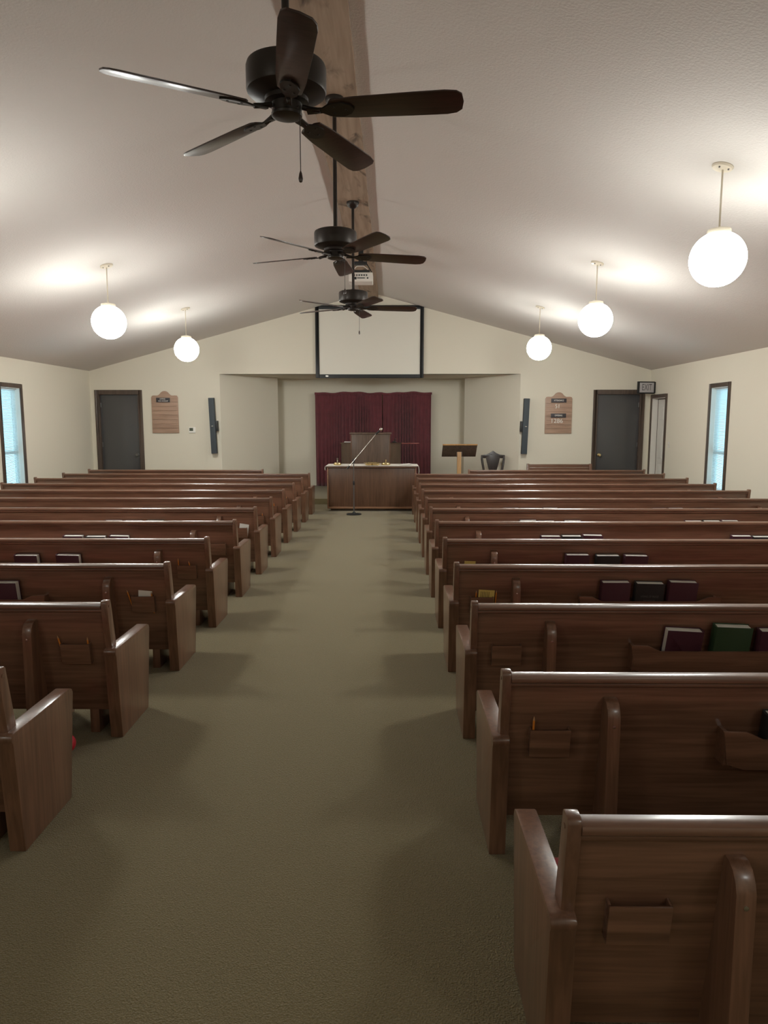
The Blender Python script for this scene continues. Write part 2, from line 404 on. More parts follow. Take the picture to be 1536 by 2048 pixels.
mb = MB().box(.118, .155, DY0 + .006, DY1 - .006, .002, DZ - .006)
w = (DY1 - DY0 - .06)
for r0, r1 in ((.22, .75), (.88, 1.55), (1.68, 1.95)):
    for c0 in (DY0 + .03 + .1, DY0 + .03 + w / 2 + .04):
        c1 = c0 + w / 2 - .14
        mb.prism([(c0, r0), (c1, r0), (c1, r1), (c0, r1)], 'x', .108, .12)
mb.build('slab', 'whitepaint', d, bevel=.006)
MB().lathe([(.03, 0), (.03, .006), (.011, .01), (.011, .03), (.024, .04), (.028, .052), (.02, .064), (0, .068)], T=Matrix.Translation((.118, DY0 + .1, .95)) @ Matrix.Rotation(-PI / 2, 4, 'Y')).build('knob', 'brass', d)

# ------------------------------------------------------------------ pews
def yb(z): return -.03 + (.70 - z) * .152          # rear face of the sloping back board
def make_pew(L, name, racks=True, feet=False):
    t = thing(name, None, 'pew')
    h = L / 2
    for s in (-1, 1):
        X = lambda a, b: (min(s * (h - a), s * (h - b)), max(s * (h - a), s * (h - b)))
        prof = [(0, 0), (-.036, .452), (-.044, .464), (-.044, .48), (-.036, .489), (-.02, .492), (.435, .488), (.457, .480), (.467, .46), (.40, 0)]
        e = MB().prism(prof, 'x', *X(0, .064)).build('end_panel', 'pew_z', t, bevel=.006)
        post = [(-.012, .486), (-.052, .73), (-.048, .741), (-.040, .746), (-.012, .747), (-.003, .744), (.002, .736), (.05, .486)]
        MB().prism(post, 'x', *X(.03, .064)).build('back_post', 'pew_z', e, bevel=.004)
        MB().lathe([(.0, -.001), (.007, -.001), (.007, .002), (0, .003)], T=Matrix.Translation((s * (h - .03), -.024, .715)) @ Matrix.Rotation(s * PI / 2, 4, 'Y'), seg=12).build('wood_plug', 'pew_x', e)
    zs = (.13, .70)
    MB().prism([(yb(zs[0]), zs[0]), (yb(zs[1]), zs[1]), (yb(zs[1]) + .02, zs[1]), (yb(zs[0]) + .02, zs[0])], 'x', -h + .06, h - .06).build('back_board', 'pew_x', t, bevel=.003)
    rail = [(.0, .727), (-.004, .731), (-.02, .732), (-.04, .731), (-.05, .726), (-.054, .717), (-.052, .707), (-.046, .702), (-.04, .701), (-.042, .694), (-.040, .688), (-.033, .684), (-.01, .682), (.0, .69)]
    MB().prism(rail, 'x', -h + .064, h - .064).build('top_rail', 'pew_x', t)
    st = MB().prism([(.075, .295), (.375, .305), (.384, .318), (.37, .328), (.07, .318)], 'x', -h + .064, h - .064).build('seat', 'pew_x', t, bevel=.004)
    MB().prism([(.07, .32), (.365, .33), (.392, .336), (.40, .348), (.394, .362), (.37, .37), (.075, .352)], 'x', -h + .068, h - .068).build('seat_cushion', 'red', st, bevel=.004)
    for s in (-1, 1):
        bx = s * (h - .43)
        bp = [(-.094, 0), (-.088, .55), (-.088, .585), (-.08, .61), (-.064, .632), (-.042, .643), (yb(.645), .645), (yb(.40) + .021, .40), (.10, .29), (.36, .302), (.34, 0)]
        b = MB().prism(bp, 'x', bx - .024, bx + .024).build('brace', 'pew_z', t, bevel=.005)
        MB().lathe([(0, -.001), (.006, -.001), (.006, .002), (0, .003)], T=Matrix.Translation((bx, -.088, .555)) @ Matrix.Rotation(PI / 2, 4, 'X'), seg=12).build('screw_cap', 'silver', b)
    if feet:
        fx = h - .17
        MB().box(fx - .025, fx + .025, .06, .32, 0, .302).build('leg', 'pew_z', t, bevel=.004)
    if racks:
        for s in (-1, 1):
            c = s * (h - 1.285)
            r = thing('book_rack', None, None); r.parent = t
            hw = .455
            fp = [(c - hw, .535), (c - hw + .085, .532), (c - hw + .15, .502), (c + hw - .15, .502), (c + hw - .085, .532), (c + hw, .535), (c + hw - .025, .40), (c + hw - .09, .378), (c - hw + .09, .378), (c - hw + .025, .40)]
            Tm = Matrix.Translation((0, yb(.45) - .078, .45)) @ Matrix.Rotation(math.atan(.152), 4, 'X') @ Matrix.Translation((0, 0, -.45))
            MB().prism(fp, 'y', 0, .012, T=Tm).build('front_plate', 'pew_x', r, bevel=.002)
            for q in (-1, 1):
                xe = c + q * (hw - .02)
                MB().prism([(yb(.40) - .072, .395), (yb(.53) - .07, .525), (yb(.53), .525), (yb(.40), .395)], 'x', xe - .007, xe + .007).build('side_plate', 'pew_x', r)
            MB().box(c - hw + .05, c + hw - .05, yb(.39) - .07, yb(.39), .382, .394).build('rack_shelf', 'pew_x', r)
        for s in (-1, 1):
            c = s * (h - .215)
            p = MB()
            Tm = Matrix.Translation((0, yb(.45) - .032, .45)) @ Matrix.Rotation(math.atan(.152), 4, 'X') @ Matrix.Translation((0, 0, -.45))
            p.box(c - .075, c + .075, 0, .008, .405, .515, Tm); p.box(c - .075, c + .075, .008, .031, .405, .413, Tm)
            p.box(c - .075, c - .069, .008, .031, .413, .515, Tm); p.box(c + .069, c + .075, .008, .031, .413, .515, Tm)
            p.build('card_pocket', 'pew_x', t, bevel=.0015)
    return t

PL = 4.46
ROW0, STEP = 1.539, 1.001
ordn = ['nearest', 'second', 'third', 'fourth', 'fifth', 'sixth', 'seventh', 'eighth', 'ninth', 'tenth', 'eleventh', 'twelfth', 'thirteenth']
row_y = lambda n: ROW0 + STEP * n + (.04 if n == 0 else 0)
proto = make_pew(PL, 'pew'); protoL = make_pew(PL, 'pew', feet=True)
RC, LC = .375 + PL / 2, -1.41 - PL / 2
for n in range(12):
    for side in (1, -1):
        if side < 0 and n == 0: continue
        first = (side > 0 and n == 0) or (side < 0 and n == 1)
        src = proto if side > 0 else protoL
        o = src if first else copy_tree(src)
        o.location = (RC if side > 0 else LC, row_y(n), 0)
        k = n if side > 0 else n - 1
        nm = ordn[k] + (' row from the camera' if k else ' to the camera')
        tag(o, 'brown oak pew on the %s side of the aisle, %s' % ('right' if side > 0 else 'left', nm), group='long pews beside the aisle')
sp = make_pew(3.42, 'pew', racks=False)
sp.location = (1.43 + 1.71, 13.56, 0); tag(sp, 'shorter brown oak pew at the very front on the right, before the wooden chair', group='short front pews')
sp2 = copy_tree(sp); sp2.location = (-5.84 + 1.71, 13.56, 0); tag(sp2, 'shorter brown oak pew at the very front on the left, before the dark closed door', group='short front pews')

# bench facing the congregation in front of the right part of the end wall
t = thing('bench', 'low brown bench facing the congregation against the wall beside the right dark door', 'bench', (3.53, 15.0, 0))
for s in (-1, 1):
    e = MB().prism([(-.40, 0), (-.42, .42), (-.40, .48), (-.06, .50), (-.03, .765), (.03, .765), (.02, .4), (.05, 0)], 'x', min(s * .68, s * .63), max(s * .68, s * .63)).build('end_panel', 'pew_z', t, bevel=.005)
mb = MB()
for k in range(7):
    z = .36 + k * .055; mb.box(-.63, .63, -.03 + .005 * k, -.008 + .005 * k, z, z + .052)
mb.build('backrest', 'pew_x', t, bevel=.004)
MB().box(-.63, .63, -.005, .03, .735, .755).build('top_rail', 'pew_x', t, bevel=.005)
s_ = MB().box(-.63, .63, -.42, -.02, .36, .385).build('seat', 'pew_x', t, bevel=.006)

# ------------------------------------------------------------------ hymnals in the racks
def make_book(cover, spine, w=.175, hgt=.225, th=.054, text=False):
    t = thing('hymnal', None, 'book')
    mb = MB(); q = w / 2
    mb.box(-q, q, -th / 2, -th / 2 + .003, 0, hgt); mb.box(-q, q, th / 2 - .003, th / 2, 0, hgt)
    x = spine * q
    mb.prism([(x, -th / 2), (x + spine * .006, -th / 4), (x + spine * .008, 0), (x + spine * .006, th / 4), (x, th / 2), (x - spine * .004, th / 2), (x - spine * .004, -th / 2)], 'z', 0, hgt)
    mb.build('cover', cover, t, bevel=.001)
    a, b = sorted((-spine * (q - .005), spine * (q - .004)))
    MB().box(a, b, -th / 2 + .003, th / 2 - .003, .004, hgt - .005).build('page_block', 'paper', t, bevel=.0008)
    if text:
        text_mesh('title', 'HYMNS OF PRAISE', .02, 'gilt', t, (0, -th / 2 - .0005, hgt * .62), width=.11, depth=.0004)
        text_mesh('subtitle', 'AND WORSHIP', .012, 'gilt', t, (0, -th / 2 - .0005, hgt * .5), width=.07, depth=.0004)
    return t
books = {}
def book(side, n, x, cover, spine, pos, ztop=.615, lean=0, label=None):
    key = (cover, spine, cover == 'bookblack' and n == 3)
    o = books.get(key)
    if o is None: o = books[key] = make_book(cover, spine, text=key[2])
    else: o = copy_tree(o)
    hgt = .225
    z0 = .396
    sc = (ztop - z0) / hgt
    o.scale = (1.03, 1, sc)
    o.location = (x, row_y(n) + yb(z0) - .0385, z0)
    o.rotation_euler = (math.atan(.152) + .02, math.radians(lean), 0)
    k = n if side == 'R' else n - 1
    cn = {'maroon': 'maroon', 'bookblack': 'black', 'green': 'dark green'}[cover]
    sd = 'right' if side == 'R' else 'left'
    tag(o, label or '%s hymnal, %s, back of %s %s-hand pew' % (cn, pos, ordn[k], sd), group='hymnals in the pew racks')
MA, BL, GR = 'maroon', 'bookblack', 'green'
tri = ['left of three in inner rack', 'middle of three in inner rack', 'right of three in inner rack']
tro = ['left of three in outer rack', 'middle of three in outer rack', 'right of three in outer rack']
for a in [
    ('R', 1, 1.455, BL, -1, 'in inner rack at the photo edge', .60, 0),
    ('R', 2, 1.462, MA, 1, tri[0], .617, 3), ('R', 2, 1.706, GR, -1, tri[1], .638, 2), ('R', 2, 1.938, MA, -1, tri[2], .617, 0),
    ('R', 3, 1.44, MA, -1, tri[0], .635, 0), ('R', 3, 1.655, BL, -1, tri[1], .628, 1), ('R', 3, 1.865, MA, -1, tri[2], .637, 1.5),
    ('R', 4, 1.455, MA, -1, tri[0], .624, 0), ('R', 4, 1.692, BL, -1, tri[1], .618, 0), ('R', 4, 1.909, MA, -1, tri[2], .618, 1),
    ('R', 5, 1.47, MA, -1, tri[0], .606, 0), ('R', 5, 1.662, BL, -1, tri[1], .608, 0), ('R', 5, 1.852, MA, -1, tri[2], .616, 1),
    ('R', 5, 3.22, MA, -1, 'left of two in outer rack', .611, 0), ('R', 5, 3.412, BL, -1, 'right of two in outer rack', .604, 0),
    ('R', 6, 1.456, MA, -1, tri[0], .612, -1), ('R', 6, 1.648, MA, -1, tri[1], .603, -1), ('R', 6, 1.925, MA, 1, tri[2], .608, 0),
    ('R', 6, 3.2, MA, -1, tro[0], .608, 0), ('R', 6, 3.392, BL, -1, tro[1], .61, 0), ('R', 6, 3.582, MA, -1, tro[2], .613, .5),
    ('R', 7, 1.444, MA, -1, tri[0], .62, -.5), ('R', 7, 1.647, MA, -1, tri[1], .618, 0), ('R', 7, 1.91, MA, -1, tri[2], .623, 0),
    ('R', 7, 3.22, MA, -1, tro[0], .619, 0), ('R', 7, 3.412, MA, -1, tro[1], .622, 0), ('R', 7, 3.67, BL, -1, tro[2], .616, -1),
    ('R', 9, 3.705, MA, -1, 'right of two in outer rack', .623, 0), ('R', 9, 3.326, MA, -1, 'left of two in outer rack', .612, 0),
    ('R', 10, 1.506, MA, -1, 'alone in inner rack', .634, 0), ('R', 10, 3.645, MA, -1, 'alone in outer rack', .634, 0),
    ('L', 3, -2.515, MA, -1, 'in inner rack at the photo edge', .622, 0),
    ('L', 4, -2.878, MA, -1, 'left of two in inner rack', .611, 0), ('L', 4, -2.55, MA, -1, 'right of two in inner rack', .613, 1),
    ('L', 5, -2.955, MA, -1, tri[0], .602, 0), ('L', 5, -2.745, BL, -1, tri[1], .596, 0), ('L', 5, -2.531, MA, -1, tri[2], .602, 1),
    ('L', 6, -2.971, MA, -1, tri[0], .602, 0), ('L', 6, -2.757, MA, -1, tri[1], .601, 0), ('L', 6, -2.526, BL, -1, tri[2], .602, 0),
    ('L', 7, -2.925, MA, -1, tri[0], .615, 0), ('L', 7, -2.725, MA, -1, tri[1], .613, 0), ('L', 7, -2.527, MA, -1, tri[2], .614, 0),
    ('L', 7, -4.739, MA, -1, tro[0], .611, 0), ('L', 7, -4.54, BL, -1, tro[1], .608, 0), ('L', 7, -4.342, MA, -1, tro[2], .615, 0),
    ('L', 8, -4.46, MA, -1, 'alone in outer rack', .618, 0),
    ('L', 10, -4.056, MA, -1, 'alone in outer rack', .628, 0),
]:
    book(*a)
t = thing('booklet', 'small yellow booklet standing in the inner rack of the eighth left-hand pew', 'booklet', (-2.547, row_y(8) + yb(.4) - .04, .396))
t.rotation_euler = (math.atan(.152), 0, 0)
MB().box(-.09, .09, -.006, .006, 0, .226).build('cover', 'card', t, bevel=.001)
MB().box(-.087, .088, -.004, .004, .225, .2275).build('page_block', 'paper', t)

# ------------------------------------------------------------------ pencils and cards in the small pockets
def make_pencil():
    t = thing('pencil', None, 'pencil')
    MB().tube([(0, 0, 0), (0, 0, .135)], .0042, 6).build('barrel', 'pencil', t)
    MB().tube([(0, 0, .135), (0, 0, .15)], [.0042, .0008], 6).build('tip', 'lead', t)
    return t
pc = [None]
def pencil(side, n, x, tilt, pos, ztop=.56):
    o = pc[0]
    if o is None: o = pc[0] = make_pencil()
    else: o = copy_tree(o)
    o.location = (x, row_y(n) + yb(.415) - .012, ztop - .148); o.rotation_euler = (math.atan(.152), math.radians(tilt), 0)
    k = n if side == 'R' else n - 1
    tag(o, 'orange pencil %s of card pocket on %s %s-hand pew' % (pos, ordn[k], 'right' if side == 'R' else 'left'), group='pencils in the card pockets')
for a in [('R', 1, .53, 0, 'at left end', .565), ('R', 3, .546, 3, 'at left end'), ('R', 3, .676, 3, 'at right end'), ('R', 6, .545, 0, 'at left end', .60),
          ('L', 2, -1.69, -10, 'at left end'), ('L', 2, -1.562, 0, 'at right end', .55), ('L', 3, -1.694, -14, 'at left end'), ('L', 3, -1.562, -3, 'at right end', .545),
          ('L', 4, -1.692, 0, 'at left end', .573), ('L', 4, -1.58, -12, 'at right end', .555), ('L', 7, -1.563, -2, 'at right end', .55), ('L', 8, -1.578, -6, 'at right end'), ('L', 9, -1.568, 0, 'at right end', .54)]:
    pencil(*a)
def card(side, n, x, w, ztop, tilt, material, label, lines=False):
    z0 = .418; o = thing('card', label, 'card', (x, row_y(n) + yb(z0) - .008, z0))
    o.rotation_euler = (math.atan(.152), math.radians(tilt), 0)
    hh = ztop - z0
    MB().box(-w / 2, w / 2, -.0006, .0006, 0, hh).build('sheet', material, o, smooth=False)
    if lines:
        mb = MB()
        for k in range(6): mb.box(-w * .36 + k * w * .1, -w * .33 + k * w * .1, -.0009, -.0006, hh * .55, hh * .92)
        mb.lathe([(.006, -.0009), (.009, -.0009), (.009, -.0006), (.006, -.0006)], T=Matrix.Translation((w * .38, -.00075, hh * .7)) @ Matrix.Rotation(PI / 2, 4, 'X'), seg=16)
        mb.build('printing', 'ink', o, smooth=False)
    o['group'] = 'cards in the card pockets'
card('R', 3, .614, .104, .563, 3, 'card', 'yellow printed card between two pencils in a pew pocket', True)
card('R', 4, .618, .088, .555, 2, 'card', 'yellow card in the pocket of the fifth right-hand pew')
card('R', 6, .62, .10, .565, 2, 'paper', 'white card in the pocket of the seventh right-hand pew')
card('L', 3, -1.622, .09, .553, 5, 'paper', 'white card between two pencils on the third left-hand pew')
card('L', 6, -1.60, .10, .56, 9, 'paper', 'white paper slip tilted in the pocket of the sixth left-hand pew')

b = MB().lathe([(0, -.05)] + [(.05 * math.cos(a), .05 * math.sin(a)) for a in [math.radians(-80 + 10 * k) for k in range(17)]] + [(0, .05)], seg=24).build('ball', 'ball', loc=(-1.63, 3.36, .0505))
tag(b, 'small red rounded thing on the carpet past the nearest left pew end', 'ball')

# ------------------------------------------------------------------ ceiling fans
def make_fan():
    t = thing('ceiling_fan', None, 'fan')                     # origin: motor axis at blade height
    top = 4.212 - 3.0
    MB().lathe([(.0, top), (.075, top), (.075, top - .02), (.06, top - .05), (.025, top - .075), (.0, top - .075)]).build('canopy', 'fan', t)
    MB().tube([(0, 0, .2), (0, 0, top - .06)], .0165, 14).build('downrod', 'fan', t)
    MB().lathe([(0, .215), (.028, .215), (.034, .192), (.155, .188), (.17, .18), (.174, .168), (.174, .08), (.17, .07), (.13, .056), (.085, .045), (0, .045)], seg=48).build('motor_housing', 'fan', t)
    hb = MB().lathe([(0, .048), (.095, .048), (.095, .03), (.066, .026), (.065, -.012), (.068, -.016), (.066, -.026), (.05, -.032), (0, -.034)], seg=36).build('switch_housing', 'fan', t)
    for k in range(5):
        R_ = Matrix.Rotation(2 * PI * k / 5, 4, 'Z')
        P_ = R_ @ Matrix.Translation((0, 0, -.002)) @ Matrix.Rotation(math.radians(-15), 4, 'X')
        outl = [(.20, -.052), (.30, -.062), (.55, -.069), (.69, -.071), (.74, -.064), (.763, -.045), (.77, 0), (.763, .045), (.74, .064), (.70, .071), (.55, .069), (.30, .062), (.20, .052), (.185, .03), (.185, -.03)]
        bl = MB().prism(outl, 'z', -.0035, .0035, T=P_).build('blade', 'blade', t, bevel=.001)
        mb = MB()
        mb.prism([(.09, -.018), (.16, -.014), (.19, -.035), (.25, -.042), (.285, -.025), (.30, 0), (.285, .025), (.25, .042), (.19, .035), (.16, .014), (.09, .018)], 'z', -.011, -.0036, T=P_)
        mb.tube([(.07, 0, .012), (.11, 0, .0), (.15, 0, -.008)], .011, 8, T=P_)
        for q, w_ in ((.21, .02), (.21, -.02), (.265, 0)):
            mb.lathe([(0, -.014), (.006, -.013), (.007, -.011)], c=(q, w_, 0), seg=10, T=P_)
        mb.build('blade_arm', 'fan', bl)
    ch = MB().tube([(.055, -.035, .0), (.068, -.042, -.004), (.068, -.042, -.27)], .002, 6).build('pull_chain', 'fan', t)
    MB().lathe([(0, -.318), (.008, -.313), (.0105, -.301), (.006, -.278), (.002, -.268), (0, -.268)], c=(.068, -.042, 0), seg=14).build('pull_knob', 'blade', ch)
    return t
fan = make_fan()
for i, (y, a, z, lab) in enumerate([(3.3, -.115, 3.03, 'large dark bronze ceiling fan nearest the camera'), (6.03, .255, 3.0, 'dark bronze ceiling fan in the middle of the ridge'), (8.75, .12, 3.0, 'dark bronze ceiling fan farthest away, overlapping the screen')]):
    o = fan if i == 0 else copy_tree(fan)
    o.location = (AX, y, 3.0); o.rotation_euler = (0, 0, a)
    tag(o, lab, group='ceiling fans on the ridge beam')

# ------------------------------------------------------------------ globe pendants
def make_pendant(side):
    t = thing('pendant_lamp', None, 'lamp')                   # origin: where the canopy meets the ceiling
    tilt = Matrix.Rotation(math.atan(SL) * side, 4, 'Y')
    c = MB().lathe([(.0, .004), (.076, .004), (.078, -.006), (.07, -.018), (.045, -.024), (0, -.026)], seg=40, T=tilt).build('canopy', 'pale', t)
    for q in (-1, 1):
        MB().lathe([(0, -.033), (.006, -.031), (.007, -.02), (0, -.02)], c=(q * .035, -.035, 0), seg=10, T=tilt).build('screw', 'grey', c)
    MB().tube([(0, 0, -.02), (0, 0, -.46)], .007, 10).build('stem', 'pale', t)
    MB().lathe([(0, -.44), (.04, -.443), (.083, -.455), (.085, -.463), (.085, -.49), (0, -.49)], seg=28).build('fitter_cap', 'pale', t)
    R_ = .203; cz_ = -.67
    MB().lathe([(R_ * math.cos(a), cz_ + R_ * math.sin(a)) for a in [math.radians(-90 + 5 * k) for k in range(34)]], seg=48).build('globe', 'opal', t)
    return t
pr, pl = make_pendant(1), make_pendant(-1)
labs = ['nearest the camera', 'in the middle of its row', 'farthest, next to the end wall']
for i, y in enumerate((5.62, 8.88, 12.2)):
    for side, x, src in ((1, 2.475, pr), (-1, -3.46, pl)):
        o = src if i == 0 else copy_tree(src)
        o.location = (x, y, cz(x))
        tag(o, 'glowing white globe pendant on the %s ceiling slope, %s' % ('right' if side > 0 else 'left', labs[i]), group='globe pendant lamps')

# ------------------------------------------------------------------ projector, screen
t = thing('projector', 'white projector with black mount hanging under the ridge beam', 'projector', (-.445, 10.5, 0))
MB().box(-.172, .172, 0, .28, 3.635, 3.765).build('body', 'whitepaint', t, bevel=.012, segs=3)
mb = MB()
for k in range(6): mb.box(-.10 + k * .035, -.08 + k * .035, -.003, .002, 3.715, 3.735)
mb.box(-.105, -.06, -.004, .002, 3.665, 3.70); mb.box(-.05, .06, -.004, .002, 3.68, 3.692); mb.box(.09, .11, -.004, .002, 3.675, 3.695)
mb.build('ports', 'black', t)
mb = MB().lathe([(.05, 4.10), (.05, 4.208), (.0, 4.208)], c=(0, .14, 0), seg=20)
mb.box(-.035, .035, .10, .18, 3.92, 4.12); mb.box(-.09, .09, .06, .22, 3.9, 3.93)
mb.tube([(-.08, .1, 3.91), (-.15, .06, 3.77)], .008, 8); mb.tube([(.08, .1, 3.91), (.16, .06, 3.77)], .008, 8); mb.box(-.12, .13, .02, .2, 3.762, 3.80)
mb.build('mount', 'black', t, bevel=.003)
MB().tube([(-.10, -.01, 3.72), (-.11, -.04, 3.78), (-.05, -.045, 3.84), (.04, .0, 3.85), (.1, .08, 3.82)], .005, 8).build('cable', 'whitepaint', t)

t = thing('projection_screen', 'white projection screen with black border on the gable wall', 'screen', (AX, YB - .055, 0))
sx0, sx1, sz0, sz1 = -1.61 - AX, .677 - AX, 2.565, 4.06
mb = MB(); f = .075
for a, b, c, d in ((sx0, sx0 + f, sz0, sz1), (sx1 - f, sx1, sz0, sz1), (sx0 + f, sx1 - f, sz1 - f, sz1), (sx0 + f, sx1 - f, sz0, sz0 + f)): mb.box(a, b, 0, .05, c, d)
mb.build('frame', 'black', t, bevel=.004)
MB().box(sx0 + f - .01, sx1 - f + .01, .02, .035, sz0 + f - .01, sz1 - f + .01).build('fabric', 'screen', t, smooth=False)
MB().lathe([(0, -.004), (.034, -.004), (.036, 0), (0, 0)], T=Matrix.Translation((sx0 + .24, 0, sz0 + .037)) @ Matrix.Rotation(PI / 2, 4, 'X') @ Matrix.Diagonal((1, .45, -1, 1)), seg=24).build('badge', 'silver', t)

# ------------------------------------------------------------------ wall speakers
def speaker(x, z0, z1, lean, s, label):
    t = thing('wall_speaker', label, 'speaker', (x, YB - .11, 0)); t.rotation_euler = (0, 0, 0)
    h = (z1 - z0) / 2; zc = (z0 + z1) / 2
    T = Matrix.Translation((0, 0, zc)) @ Matrix.Rotation(lean, 4, 'Y')
    MB().box(-.058, .058, -.05, .05, -h, h, T).build('cabinet', 'speaker', t, bevel=.006)
    mb = MB().box(*sorted((s * .045, s * .10)), -.03, .105, -.115, .105, T); mb.box(-.03, .03, .04, .108, -.06, .06, T)
    mb.build('bracket', 'black', t, bevel=.004)
    MB().box(s * -.005 - .02, s * -.005 + .02, -.053, -.049, -.012, .0, T).build('badge', 'silver', t, bevel=.001)
speaker(-3.815, .965, 2.145, -.03, 1, 'tall black column speaker on the wall left of the recess')
speaker(2.845, .958, 2.13, .03, -1, 'tall black column speaker on the wall right of the recess')

# ------------------------------------------------------------------ register boards, thermostat, exit sign, switch
def board(name, x, z0, zs, label):
    t = thing(name, label, 'board', (x, YB - .03, 0))
    w = .285; pts = [(-w, z0), (w, z0), (w, zs - .04), (w - .02, zs - .005), (w - .055, zs), (.155, zs - .002), (.125, zs + .012), (.10, zs + .035)]
    for k in range(9):
        a = math.radians(25 + k * 130 / 8); pts.append((.105 * math.cos(a) * 1.0, zs + .0 + .092 * math.sin(a)))
    pts += [(-.10, zs + .035), (-.125, zs + .012), (-.155, zs - .002), (-w + .055, zs), (-w + .02, zs - .005), (-w, zs - .04)]
    MB().prism(pts, 'y', 0, .022).build('back_panel', 'board', t, bevel=.004)
    for k in range(1, 8):
        z = z0 + .02 + k * (zs - z0 - .06) / 8
        MB().box(-w + .03, w - .03, -.016, .0, z - .006, z + .006).build('slat', 'board', t, bevel=.002)
    return t
bl = board('hymn_board', -4.857, 1.40, 2.20, 'oak hymn board with one black header plaque, beside the left door')
MB().box(-.172, .118, -.026, -.002, 2.055, 2.15).build('plaque', 'plaque', bl, bevel=.002)
text_mesh('lettering', 'HYMNS', .04, 'letters', bl, (-.035, -.0268, 2.122), width=.115)
text_mesh('lettering', 'FOR WORSHIP', .034, 'letters', bl, (-.022, -.0268, 2.079), width=.205)
br = board('register_board', 3.56, 1.392, 2.17, 'oak register board showing white numbers 51 and 1286')
for z, txt, w_ in ((2.045, 'ATTENDANCE', .21), (1.73, 'OFFERING', .16)):
    MB().box(-.165, .155, -.026, -.002, z, z + .085).build('plaque', 'plaque', br, bevel=.002)
    text_mesh('lettering', txt, .05, 'letters', br, (-.005, -.0268, z + .043), width=w_)
text_mesh('number', '51', .125, 'letters', br, (-.03, -.022, 1.965), width=.085, depth=.003)
text_mesh('number', '1286', .125, 'letters', br, (-.04, -.022, 1.655), width=.235, depth=.003)
t = thing('thermostat', 'small white thermostat on the wall by the left speaker', 'thermostat', (-4.29, YB, 1.465))
MB().box(-.073, .073, -.03, -.001, -.062, .062).build('housing', 'paper', t, bevel=.012, segs=3)
MB().box(-.055, .025, -.032, -.028, -.02, .045).build('display', 'lcd', t, bevel=.002)
text_mesh('digits', '72', .045, 'ink', t, (-.015, -.033, .013), width=.05, depth=.0005)
t = thing('exit_sign', 'grey EXIT sign in the corner above the side doorway', 'sign', (5.285, 15.02, 2.345)); t.rotation_euler = (0, 0, math.radians(14))
MB().box(-.19, .19, -.03, .03, -.125, .125).build('housing', 'black', t, bevel=.006)
MB().box(-.165, .165, -.034, -.028, -.10, .10).build('face', 'exit', t, bevel=.002)
text_mesh('letters', 'EXIT', .19, 'exit_letters', t, (0, -.0345, 0), width=.225, depth=.001)
MB().box(.16, .215, -.02, .09, -.11, .12).build('wall_arm', 'black', t, bevel=.005)
t = thing('light_switch', 'small switch plate on the right wall beside the side doorway', 'switch', (XR, 14.2, 1.19))
MB().box(-.006, -.0005, -.036, .036, -.058, .058).build('plate', 'whitepaint', t, bevel=.002)
MB().box(-.014, -.005, -.006, .006, -.012, .012).build('toggle', 'pale', t, bevel=.002)

# ------------------------------------------------------------------ curtains
def curtain(x0, x1, label, seed):
    rnd = random.Random(seed)
    n = int((x1 - x0) / .009); zt, zb_ = 2.318, .118; rows = 16
    ph = 0; lam = .075; offs = []
    for i in range(n + 1):
        x = x0 + (x1 - x0) * i / n
        ph += .009 / lam * 2 * PI * (1 + .25 * math.sin(x * 9 + seed)); offs.append(math.sin(ph) * (1 + .3 * math.sin(x * 5.3)))
    vs = []; fs = []
    for j in range(rows + 1):
        t_ = j / rows
        for i in range(n + 1):
            x = x0 + (x1 - x0) * i / n
            wave = .012 * math.sin(x * 6 + seed) + .008 * math.sin(x * 15)
            z = zt + wave * (1 - t_) - (zt - zb_) * t_
            amp = .010 + .016 * min(1, t_ * 4)
            vs.append((x + .006 * math.sin(x * 4 + t_ * 2), amp * offs[i], z))
    for j in range(rows):
        for i in range(n):
            a = j * (n + 1) + i; fs.append((a, a + 1, a + n + 2, a + n + 1))
    t = thing('curtain', label, 'curtain', (0, 16.92, 0))
    o = MB().add(vs, fs).build('drape', 'curtain', t)
    md = o.modifiers.new('thickness', 'SOLIDIFY'); md.thickness = .003
    hv = []; hf = []
    for j in range(4):
        for i in range(n + 1):
            x = x0 - .012 + (x1 - x0 + .024) * i / n
            wave = .012 * math.sin(x * 6 + seed) + .008 * math.sin(x * 15)
            hv.append((x, -.016 - .006 * math.sin(j / 3 * PI) + .006 * offs[i], zt + wave + .012 - j * .018))
    for j in range(3):
        for i in range(n): a = j * (n + 1) + i; hf.append((a, a + 1, a + n + 2, a + n + 1))
    o = MB().add(hv, hf).build('heading', 'curtain', t)
    md = o.modifiers.new('thickness', 'SOLIDIFY'); md.thickness = .003
curtain(-1.80, -.222, 'left half of the crimson pleated curtain behind the pulpit', 1)
curtain(-.205, .935, 'right half of the crimson pleated curtain behind the pulpit', 5)
t = struct('trim_4', (0, 17.0, 2.285)); t['label'] = 'rod behind the curtain heading'
MB().tube([(-1.80, 0, 0), (.93, 0, 0)], .011, 12).build('rod', 'black', t)
for x in (-1.7, -.43, .83): MB().box(x - .012, x + .012, 0, .118, -.012, .012).build('bracket', 'black', t, bevel=.002)

